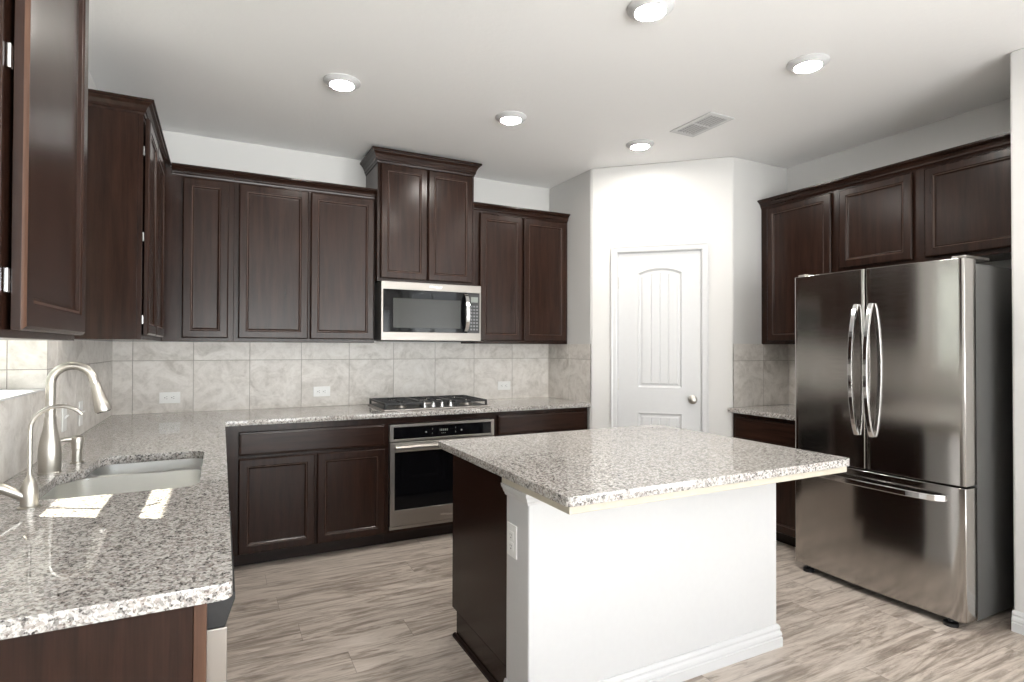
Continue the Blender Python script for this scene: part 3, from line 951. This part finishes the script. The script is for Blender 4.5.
# filtered-water faucet
t = thing('filter_faucet', 'small thin-necked water filter faucet at the near corner of the sink', 'faucet', (-0.452, 1.938, CT))
MB().lathe([(0, 0.0003), (0.026, 0.0003), (0.026, 0.003), (0.019, 0.005), (0.0195, 0.035), (0.0185, 0.055), (0.013, 0.073), (0.007, 0.082), (0.0055, 0.09), (0, 0.09)], 0, 0).build('faucet_body', 'brushed_nickel', t, smooth=True)
pts = [(0, 0, 0.088), (0, 0, 0.205)]
rad = 0.062
for k in range(1, 13):
    a = PI - k * (PI * 0.80) / 12
    pts.append((rad + rad * math.cos(a), 0, 0.205 + rad * math.sin(a)))
MB().tube(pts, [0.0055] * (len(pts) - 1) + [0.0048], 12).build('spout', 'brushed_nickel', t, smooth=True)
MB().tube([(-0.012, -0.004, 0.032), (-0.05, -0.016, 0.058), (-0.066, -0.021, 0.068), (-0.072, -0.023, 0.071)], [0.013, 0.013, 0.0125, 0.008], 14).build('lever_handle', 'brushed_nickel', t, smooth=True)
MB().tube([(-0.0725, -0.0232, 0.0715), (-0.077, -0.024, 0.064), (-0.078, -0.0245, 0.055)], [0.0035, 0.004, 0.003], 8).build('lever_tip', 'chrome', t, smooth=True)
# soap dispenser
t = thing('soap_dispenser', 'short brushed nickel soap dispenser beside the tall faucet', 'soap dispenser', (-0.470, 2.60, CT))
MB().lathe([(0, 0.0003), (0.022, 0.0003), (0.022, 0.004), (0.0165, 0.006), (0.016, 0.05), (0.0185, 0.052), (0.0185, 0.072), (0, 0.072)], 0, 0).build('pump_body', 'brushed_nickel', t, smooth=True)
mb = MB().lathe([(0, 0.0725), (0.0205, 0.0725), (0.0215, 0.088), (0.018, 0.097), (0.010, 0.101), (0, 0.102)], 0, 0)
mb.tube([(-0.008, -0.003, 0.089), (-0.03, -0.012, 0.090), (-0.056, -0.022, 0.087)], [0.0095, 0.0085, 0.006], 12)
mb.build('pump_head', 'brushed_nickel', t, smooth=True)

# ------------------------------------------------------------------ outlets and switches
def outlet(label, M, group='white wall outlets', horizontal=True, proud=0.0085, screw=True):
    t = thing('wall_outlet', label, 'outlet', (0, 0, 0), 0, group)
    t.matrix_world = M
    w, h = (0.059, 0.036)
    def P(x, y):
        return (x, y) if horizontal else (y, x)
    def bx(mb, x0, x1, y0, y1, z0, z1):
        (a, b), (c_, d_) = P(x0, y0), P(x1, y1)
        return mb.box(min(a, c_), max(a, c_), min(b, d_), max(b, d_), z0, z1)
    bx(MB(), -w, w, -h, h, proud, proud + 0.005).build('cover_plate', 'white_plastic', t, 0.002, seg=3)
    for s_ in (-1, 1):
        me_o = bx(MB(), s_ * 0.0195 - 0.0145, s_ * 0.0195 + 0.0145, -0.0165, 0.0165, proud + 0.0051, proud + 0.0072).build('socket_face', 'white_plastic', t, 0.003)
        mb = MB()
        bx(mb, s_ * 0.0195 - 0.001, s_ * 0.0195 + 0.006, -0.0075, -0.0055, proud + 0.00725, proud + 0.0077)
        bx(mb, s_ * 0.0195 - 0.001, s_ * 0.0195 + 0.006, 0.0055, 0.0075, proud + 0.00725, proud + 0.0077)
        bx(mb, s_ * 0.0195 - 0.0105, s_ * 0.0195 - 0.006, -0.0025, 0.0025, proud + 0.00725, proud + 0.0077)
        mb.build('slots', 'outlet_slot', me_o)
    return t
def M_b(x, z): return Matrix(((1, 0, 0, x), (0, 0, -1, D), (0, 1, 0, z), (0, 0, 0, 1)))
outlet('white horizontal outlet on the back tiles, nearest the left corner', M_b(-0.295, 0.982))
outlet('white horizontal outlet on the back tiles, left of the cooktop', M_b(0.652, 0.992))
outlet('white horizontal outlet on the back tiles, right of the cooktop', M_b(2.128, 0.993))
outlet('white upright outlet on the short end of the island wall', Matrix(((0, 0, -1, KX0), (-1, 0, 0, 1.838), (0, 1, 0, 0.617), (0, 0, 0, 1))), horizontal=False, proud=0.0004)
def switch(label, y, z, M):
    t = thing('wall_switch', label, 'switch', (0, 0, 0), 0, 'white wall switches')
    t.matrix_world = M
    MB().box(-0.036, 0.036, -0.059, 0.059, 0.0085, 0.0135).build('cover_plate', 'white_plastic', t, 0.002, seg=3)
    MB().extrude([(-0.006, 0.0137), (0.006, 0.0137), (0.013, 0.026), (0.008, 0.028)], 'x', -0.005, 0.005).build('toggle', 'white_plastic', t, 0.001)
switch('white toggle switch on the left tiles, just behind the tall faucet', 3.08, 1.0, Matrix(((0, 0, 1, L), (1, 0, 0, 3.075), (0, 1, 0, 1.005), (0, 0, 0, 1))))
switch('white toggle switch on the left tiles, nearest the back corner', 3.40, 1.0, Matrix(((0, 0, 1, L), (1, 0, 0, 3.40), (0, 1, 0, 0.99), (0, 0, 0, 1))))

# ------------------------------------------------------------------ cooktop
t = thing('gas_cooktop', 'black gas cooktop with cast grates set in the back worktop', 'cooktop', (0.968, 3.768, CT + 0.0003))
CW, CD = 0.784, 0.480
MB().box(0, CW, 0, CD, 0, 0.010).build('base_plate', 'stainless', t, 0.004, seg=3)
MB().box(0.012, CW - 0.012, 0.012, CD - 0.012, 0.0102, 0.0125).build('burner_pan', 'black_iron', t, 0.001)
burn = [(0.15, 0.12, 0.030), (0.15, 0.355, 0.040), (0.64, 0.12, 0.036), (0.64, 0.355, 0.030), (0.398, 0.30, 0.048)]
for (x, y, r) in burn:
    o = MB().lathe([(0, 0), (r + 0.012, 0), (r + 0.010, 0.008), (r, 0.010), (r, 0.014), (0, 0.014)], x, y, 0.0127, 20).build('burner', 'stainless', t, smooth=True)
    MB().lathe([(0, 0), (r - 0.002, 0), (r, 0.003), (r - 0.003, 0.007), (0, 0.008)], x, y, 0.0270, 20).build('burner_cap', 'black_iron', o, smooth=True)
def grate(x0, x1, y0, y1, cs):
    mb = MB()
    zt, zh, q = 0.052, 0.013, 0.0070
    mb.box(x0, x1, y0, y0 + 2 * q, zt - zh, zt).box(x0, x1, y1 - 2 * q, y1, zt - zh, zt)
    mb.box(x0, x0 + 2 * q, y0 + 2 * q, y1 - 2 * q, zt - zh, zt).box(x1 - 2 * q, x1, y0 + 2 * q, y1 - 2 * q, zt - zh, zt)
    ym = (y0 + y1) / 2
    if len(cs) > 1: mb.box(x0 + 2 * q, x1 - 2 * q, ym - q, ym + q, zt - zh, zt)
    for (cx, cy) in cs:
        ylo, yhi = (y0, y1) if len(cs) == 1 else ((y0, ym) if cy < ym else (ym, y1))
        mb.box(x0 + 2 * q, cx - 0.022, cy - q * .8, cy + q * .8, zt - zh + 0.001, zt + 0.001)
        mb.box(cx + 0.022, x1 - 2 * q, cy - q * .8, cy + q * .8, zt - zh + 0.001, zt + 0.001)
        mb.box(cx - q * .8, cx + q * .8, ylo + q, cy - 0.022, zt - zh + 0.001, zt + 0.001)
        mb.box(cx - q * .8, cx + q * .8, cy + 0.022, yhi - q, zt - zh + 0.001, zt + 0.001)
    for x in (x0 + q, x1 - q):
        for y in (y0 + q, y1 - q):
            mb.box(x - q, x + q, y - q, y + q, 0.0127, zt - zh)
    return mb.build('grate', 'black_iron', t, 0.0015)
grate(0.010, 0.282, 0.018, CD - 0.018, [(0.15, 0.12), (0.15, 0.355)])
grate(0.286, 0.510, 0.115, CD - 0.018, [(0.398, 0.30)])
grate(0.514, CW - 0.020, 0.018, CD - 0.018, [(0.64, 0.12), (0.64, 0.355)])
for kx in (0.300, 0.364, 0.430, 0.496):
    o = MB().lathe([(0, 0), (0.0205, 0), (0.020, 0.005), (0.014, 0.008), (0.0125, 0.026), (0.011, 0.029), (0, 0.030)], kx, 0.058, 0.0127, 20).build('control_knob', 'chrome', t, smooth=True)
    MB().box(kx - 0.0035, kx + 0.0035, 0.045, 0.071, 0.0435, 0.050).build('knob_grip', 'chrome', o, 0.0015)

# ------------------------------------------------------------------ wall oven
t = thing('wall_oven', 'built-in stainless steel oven with black glass door under the cooktop', 'oven', (0.989, bb, 0))
OW = 0.754
Z0, Z1 = 0.113, 0.806
MB().box(0.006, OW - 0.006, 0.004, 0.56, Z0, 0.7995).build('oven_body', 'black_plastic', t)
yq = -0.022
me = plate_mesh('control_panel', rect(0, OW, 0.690, 0.803), [rect(0.024, OW - 0.024, 0.706, 0.786)], 0.022)
o = link_mesh('control_panel', me, 'stainless', t, 0.0015)
o.matrix_basis = Matrix(((1, 0, 0, 0), (0, 0, -1, 0.0), (0, 1, 0, 0), (0, 0, 0, 1)))
o2 = MB().box(0.0245, OW - 0.0245, -0.0195, -0.0005, 0.7065, 0.7855).build('control_glass', 'black_glass', t)
def mark(x0, x1, z0, z1): MB().box(x0, x1, -0.0202, -0.0197, z0, z1).build('display_mark', 'display_grey', t)
cxm = 0.375
for (q, wd) in ((-0.030, .004), (-0.021, .007), (-0.009, .007), (0.002, .002), (0.008, .007), (0.020, .007)):
    mark(cxm + q, cxm + q + wd, 0.744, 0.758)
for q in (-0.018, -0.006, 0.006): mark(cxm + q, cxm + q + 0.006, 0.728, 0.733)
for q in (-0.135, 0.123): mark(cxm + q, cxm + q + 0.012, 0.738, 0.748)
for q in (-0.085, 0.083):
    for zz in (0.727, 0.757): mark(cxm + q, cxm + q + 0.004, zz, zz + 0.010)
# door
me = plate_mesh('oven_door', rect(0, OW, 0.140, 0.684), [rect(0.030, OW - 0.030, 0.242, 0.622)], 0.030)
o = link_mesh('oven_door', me, 'stainless', t, 0.002)
o.matrix_basis = Matrix(((1, 0, 0, 0), (0, 0, -1, -0.001), (0, 1, 0, 0), (0, 0, 0, 1)))
MB().box(0.0305, OW - 0.0305, -0.0285, -0.004, 0.2425, 0.6215).build('door_glass', 'black_glass', o).matrix_basis = o.matrix_basis.inverted()
hb = MB()
hb.extrude([(-0.033, 0.628), (-0.066, 0.630), (-0.072, 0.640), (-0.072, 0.658), (-0.064, 0.668), (-0.033, 0.668), (-0.033, 0.662), (-0.056, 0.660), (-0.062, 0.655), (-0.062, 0.643), (-0.056, 0.637), (-0.033, 0.636)], 'x', 0.03, OW - 0.03)
h = hb.build('door_handle', 'stainless', t, 0.001)
MB().box(0, OW, -0.018, 0.003, Z0, 0.134).build('bottom_trim', 'stainless', t, 0.002)
me = text_mesh('emblem', 'Whirlpool', 0.022)
o = link_mesh('emblem', me, 'chrome', t)
o.matrix_basis = Matrix(((1, 0, 0, 0.392), (0, 0, -1, -0.0318), (0, 1, 0, 0.178), (0, 0, 0, 1)))

# ------------------------------------------------------------------ microwave
t = thing('microwave_oven', 'stainless over-the-range microwave with black glass door', 'microwave', (0.983, D - 0.395, 0))
MW, MZ0, MZ1 = 0.752, 1.362, 1.7755
MB().box(0.002, MW - 0.002, 0.012, 0.385, MZ0, MZ1).build('microwave_case', 'fridge_side', t, 0.002)
me = plate_mesh('front_panel', rect(0, MW, MZ0 + 0.001, MZ1 - 0.001), [rect(0.014, MW - 0.010, 1.421, 1.720)], 0.024)
o = link_mesh('front_panel', me, 'microwave_steel', t, 0.002)
o.matrix_basis = Matrix(((1, 0, 0, 0), (0, 0, -1, 0.0115), (0, 1, 0, 0), (0, 0, 0, 1)))
me = plate_mesh('door_glass', rect(0.0145, 0.640, 1.4215, 1.7195), [rect(0.083, 0.590, 1.452, 1.660)], 0.020)
o = link_mesh('door_glass', me, 'black_glass', t, 0.001)
o.matrix_basis = Matrix(((1, 0, 0, 0), (0, 0, -1, 0.0085), (0, 1, 0, 0), (0, 0, 0, 1)))
MB().box(0.0835, 0.5895, -0.0095, 0.006, 1.4525, 1.6595).build('viewing_window', 'window_glass', t)
MB().box(0.6412, MW - 0.0105, -0.0115, 0.0085, 1.4215, 1.7195).build('keypad_panel', 'black_plastic', t, 0.001)
MB().box(0.672, 0.727, -0.0124, -0.0119, 1.650, 1.690).build('display', 'display_grey', t)
mb = MB()
for r_ in range(8):
    for c_ in range(3):
        mb.box(0.668 + c_ * 0.023, 0.682 + c_ * 0.023, -0.0124, -0.0119, 1.442 + r_ * 0.0245, 1.455 + r_ * 0.0245)
mb.build('keypad_buttons', 'keypad_grey', t)
pts = []
for k in range(17):
    u = -1 + 2 * k / 16
    pts.append((0.628, -0.014 - 0.048 * (1 - u * u) ** 0.6, 1.571 + 0.138 * u))
hb = MB()
rs = []
for (x, y, z) in pts: rs.append([(x - 0.014, y - 0.008, z), (x + 0.014, y - 0.008, z), (x + 0.014, y + 0.003, z), (x - 0.014, y + 0.003, z)])
hb.rings(rs)
hb.build('door_handle', 'chrome', t, 0.002, smooth=False)
me = text_mesh('emblem', 'Whirlpool', 0.024)
o = link_mesh('emblem', me, 'chrome', t)
o.matrix_basis = Matrix(((1, 0, 0, 0.392), (0, 0, -1, -0.0135), (0, 1, 0, 1.749), (0, 0, 0, 1)))
MB().box(0.05, MW - 0.05, 0.06, 0.33, MZ0 - 0.004, MZ0 - 0.0005).build('vent_grille', 'dark_slot', t)

# ------------------------------------------------------------------ refrigerator (local x -> world -y, front to -y)
FW = 0.886
t = thing('refrigerator', 'stainless steel french-door refrigerator in the right alcove', 'refrigerator', (3.185, 2.283, 0), -PI / 2)
MB().box(0.006, FW - 0.006, 0, 0.66, 0.028, 1.722).build('fridge_body', 'fridge_side', t, 0.004, seg=3)
def fdoor(name, x0, x1, z0, z1, mat='fridge_steel'):
    """door with a gently bowed front"""
    n = 30
    pts = [(x1, -0.004), (x0, -0.004)]
    front = []
    for k in range(n + 1):
        x = x0 + (x1 - x0) * k / n
        u = (x - FW / 2) / (FW / 2)
        y = -0.104 - 0.020 * (1 - u * u)
        front.append((x, y))
    r = 0.010
    def corner(x, sgn):
        return []
    poly = [(x0, -0.004)] + [(x0, front[0][1] + r)] + [(x0 + r * 0.3, front[0][1] + r * 0.3)] + front[1:-1] + [(x1 - r * 0.3, front[-1][1] + r * 0.3), (x1, front[-1][1] + r), (x1, -0.004)]
    mb = MB().extrude(poly, 'z', z0, z1)
    o = mb.build(name, mat, t, 0.002, smooth=True)
    return o
MID = 0.436
dl = fdoor('fridge_door', 0.0, MID - 0.003, 0.672, 1.742)
dr = fdoor('fridge_door', MID + 0.003, FW, 0.672, 1.742)
fz = fdoor('freezer_drawer', 0.0, FW, 0.040, 0.662)
def yfront(x):
    u = (x - FW / 2) / (FW / 2)
    return -0.104 - 0.020 * (1 - u * u)
for (hx, dpar) in ((MID - 0.040, dl), (MID + 0.040, dr)):
    rs = []
    for k in range(25):
        u = -1 + 2 * k / 24
        z = 1.202 + 0.352 * u
        y = yfront(hx) - 0.006 - 0.056 * (1 - u * u) ** 0.75
        th_ = 0.012
        rs.append([(hx - 0.011, y - th_, z), (hx + 0.011, y - th_, z), (hx + 0.011, y + th_ * 0.4, z), (hx - 0.011, y + th_ * 0.4, z)])
    MB().rings(rs).build('door_handle', 'chrome', dpar, 0.002)
rs = []
for k in range(25):
    u = -1 + 2 * k / 24
    x = FW / 2 + 0.008 + 0.358 * u
    y = yfront(x) - 0.005 - 0.042 * (1 - u ** 6) ** 0.5
    rs.append([(x, y - 0.009, 0.588), (x, y - 0.009, 0.618), (x, y + 0.004, 0.618), (x, y + 0.004, 0.588)])
MB().rings(rs).build('drawer_handle', 'chrome', fz, 0.003)
for x in (0.0, FW - 0.075):
    MB().box(x + 0.006, x + 0.069, -0.075, 0.14, 1.7435, 1.757).build('hinge_cover', 'stainless', t, 0.003)
MB().box(0.03, FW - 0.03, -0.003, 0.0, 0.03, 1.70).build('door_gasket', 'dark_slot', t)
for x in (0.075, FW - 0.075):
    MB().lathe([(0, 0), (0.030, 0), (0.030, 0.016), (0.012, 0.02), (0.012, 0.035), (0, 0.035)], x, -0.082, 0.0005, 18).build('leveling_foot', 'black_plastic', t, smooth=True)
for x in (0.08, FW - 0.08):
    MB().lathe([(0, 0), (0.022, 0), (0.022, 0.027), (0, 0.027)], x, 0.55, 0.0005, 14).build('leveling_foot', 'black_plastic', t, smooth=True)

# ------------------------------------------------------------------ dishwasher at the near end of the sink run
t = thing('dishwasher', 'stainless dishwasher with black control strip at the counter end', 'dishwasher', (fp, 1.212, 0), PI / 2)
MB().box(0.002, 0.603, 0.0, 0.56, 0.09, CB - 0.004).build('tub', 'black_plastic', t)
MB().box(0.002, 0.603, -0.040, -0.001, 0.10, 0.782).build('door_panel', 'stainless', t, 0.003)
MB().extrude([(-0.001, 0.7825), (-0.036, 0.7825), (-0.053, 0.832), (-0.053, 0.846), (-0.001, 0.8475)], 'x', 0.002, 0.603).build('control_strip', 'black_plastic', t, 0.002)
MB().box(0.02, 0.585, 0.06, 0.09, 0.0, 0.0895).build('toe_plate', 'black_plastic', t)

# ------------------------------------------------------------------ ceiling lights and vent
def ceiling_light(x, y, label):
    t = thing('ceiling_light', label, 'ceiling light', (x, y, H), 0, 'round recessed ceiling lights')
    MB().lathe([(0.064, -0.0225), (0.068, -0.0235), (0.088, -0.008), (0.096, -0.004), (0.096, -0.0003), (0.06, -0.0003), (0.062, -0.0215)], 0, 0, 0, 40)
    mb = MB()
    prof = [(0.0605, -0.019), (0.0635, -0.0225), (0.068, -0.0230), (0.088, -0.009), (0.096, -0.004), (0.096, -0.0004), (0.0605, -0.0004)]
    n = 40
    rs = [[(r * math.cos(2 * PI * j / n), r * math.sin(2 * PI * j / n), z) for j in range(n)] for (r, z) in prof]
    rs.append(rs[0])
    mb.rings(rs, cap0=False, cap1=False)
    mb.build('trim_ring', 'white_trim', t, smooth=True)
    disc = [(0.060 * math.cos(2 * PI * j / 32), 0.060 * math.sin(2 * PI * j / 32)) for j in range(32)]
    MB().extrude(disc, 'z', -0.019, -0.012).build('lens', 'lamp_glow', t)
ceiling_light(1.566, 1.819, 'round white ceiling light at the top edge, nearest the viewer')
ceiling_light(0.558, 3.083, 'round white ceiling light left, above the back left cabinets')
ceiling_light(1.563, 3.083, 'round white ceiling light in the middle of the far row')
ceiling_light(2.560, 3.080, 'round white ceiling light just in front of the pantry wall')
ceiling_light(2.561, 1.819, 'round white ceiling light right, in front of the refrigerator cabinets')

t = thing('ceiling_vent', 'white louvered air vent in the ceiling near the pantry', 'vent', (2.6755, 2.632, H))
me = plate_mesh('vent_frame', rect(-0.102, 0.102, -0.172, 0.172), [rect(-0.072, 0.072, -0.142, -0.006), rect(-0.072, 0.072, 0.006, 0.142)], 0.006)
o = link_mesh('vent_frame', me, 'white_trim', t, 0.0015)
o.location = (0, 0, -0.0068)
MB().box(-0.0715, 0.0715, -0.1415, 0.1415, -0.0007, -0.0003).build('duct_shade', 'vent_shade', t)  # flat dark sheet, the shade inside the duct put into its colour
for (ya, yb) in ((-0.1415, -0.0065), (0.0065, 0.1415)):
    for k in range(6):
        x = -0.060 + 0.024 * k
        MB().extrude([(x - 0.005, -0.0012), (x - 0.0035, -0.0012), (x + 0.0035, -0.0075), (x + 0.002, -0.0075)], 'y', ya, yb).build('louver', 'white_trim', t)
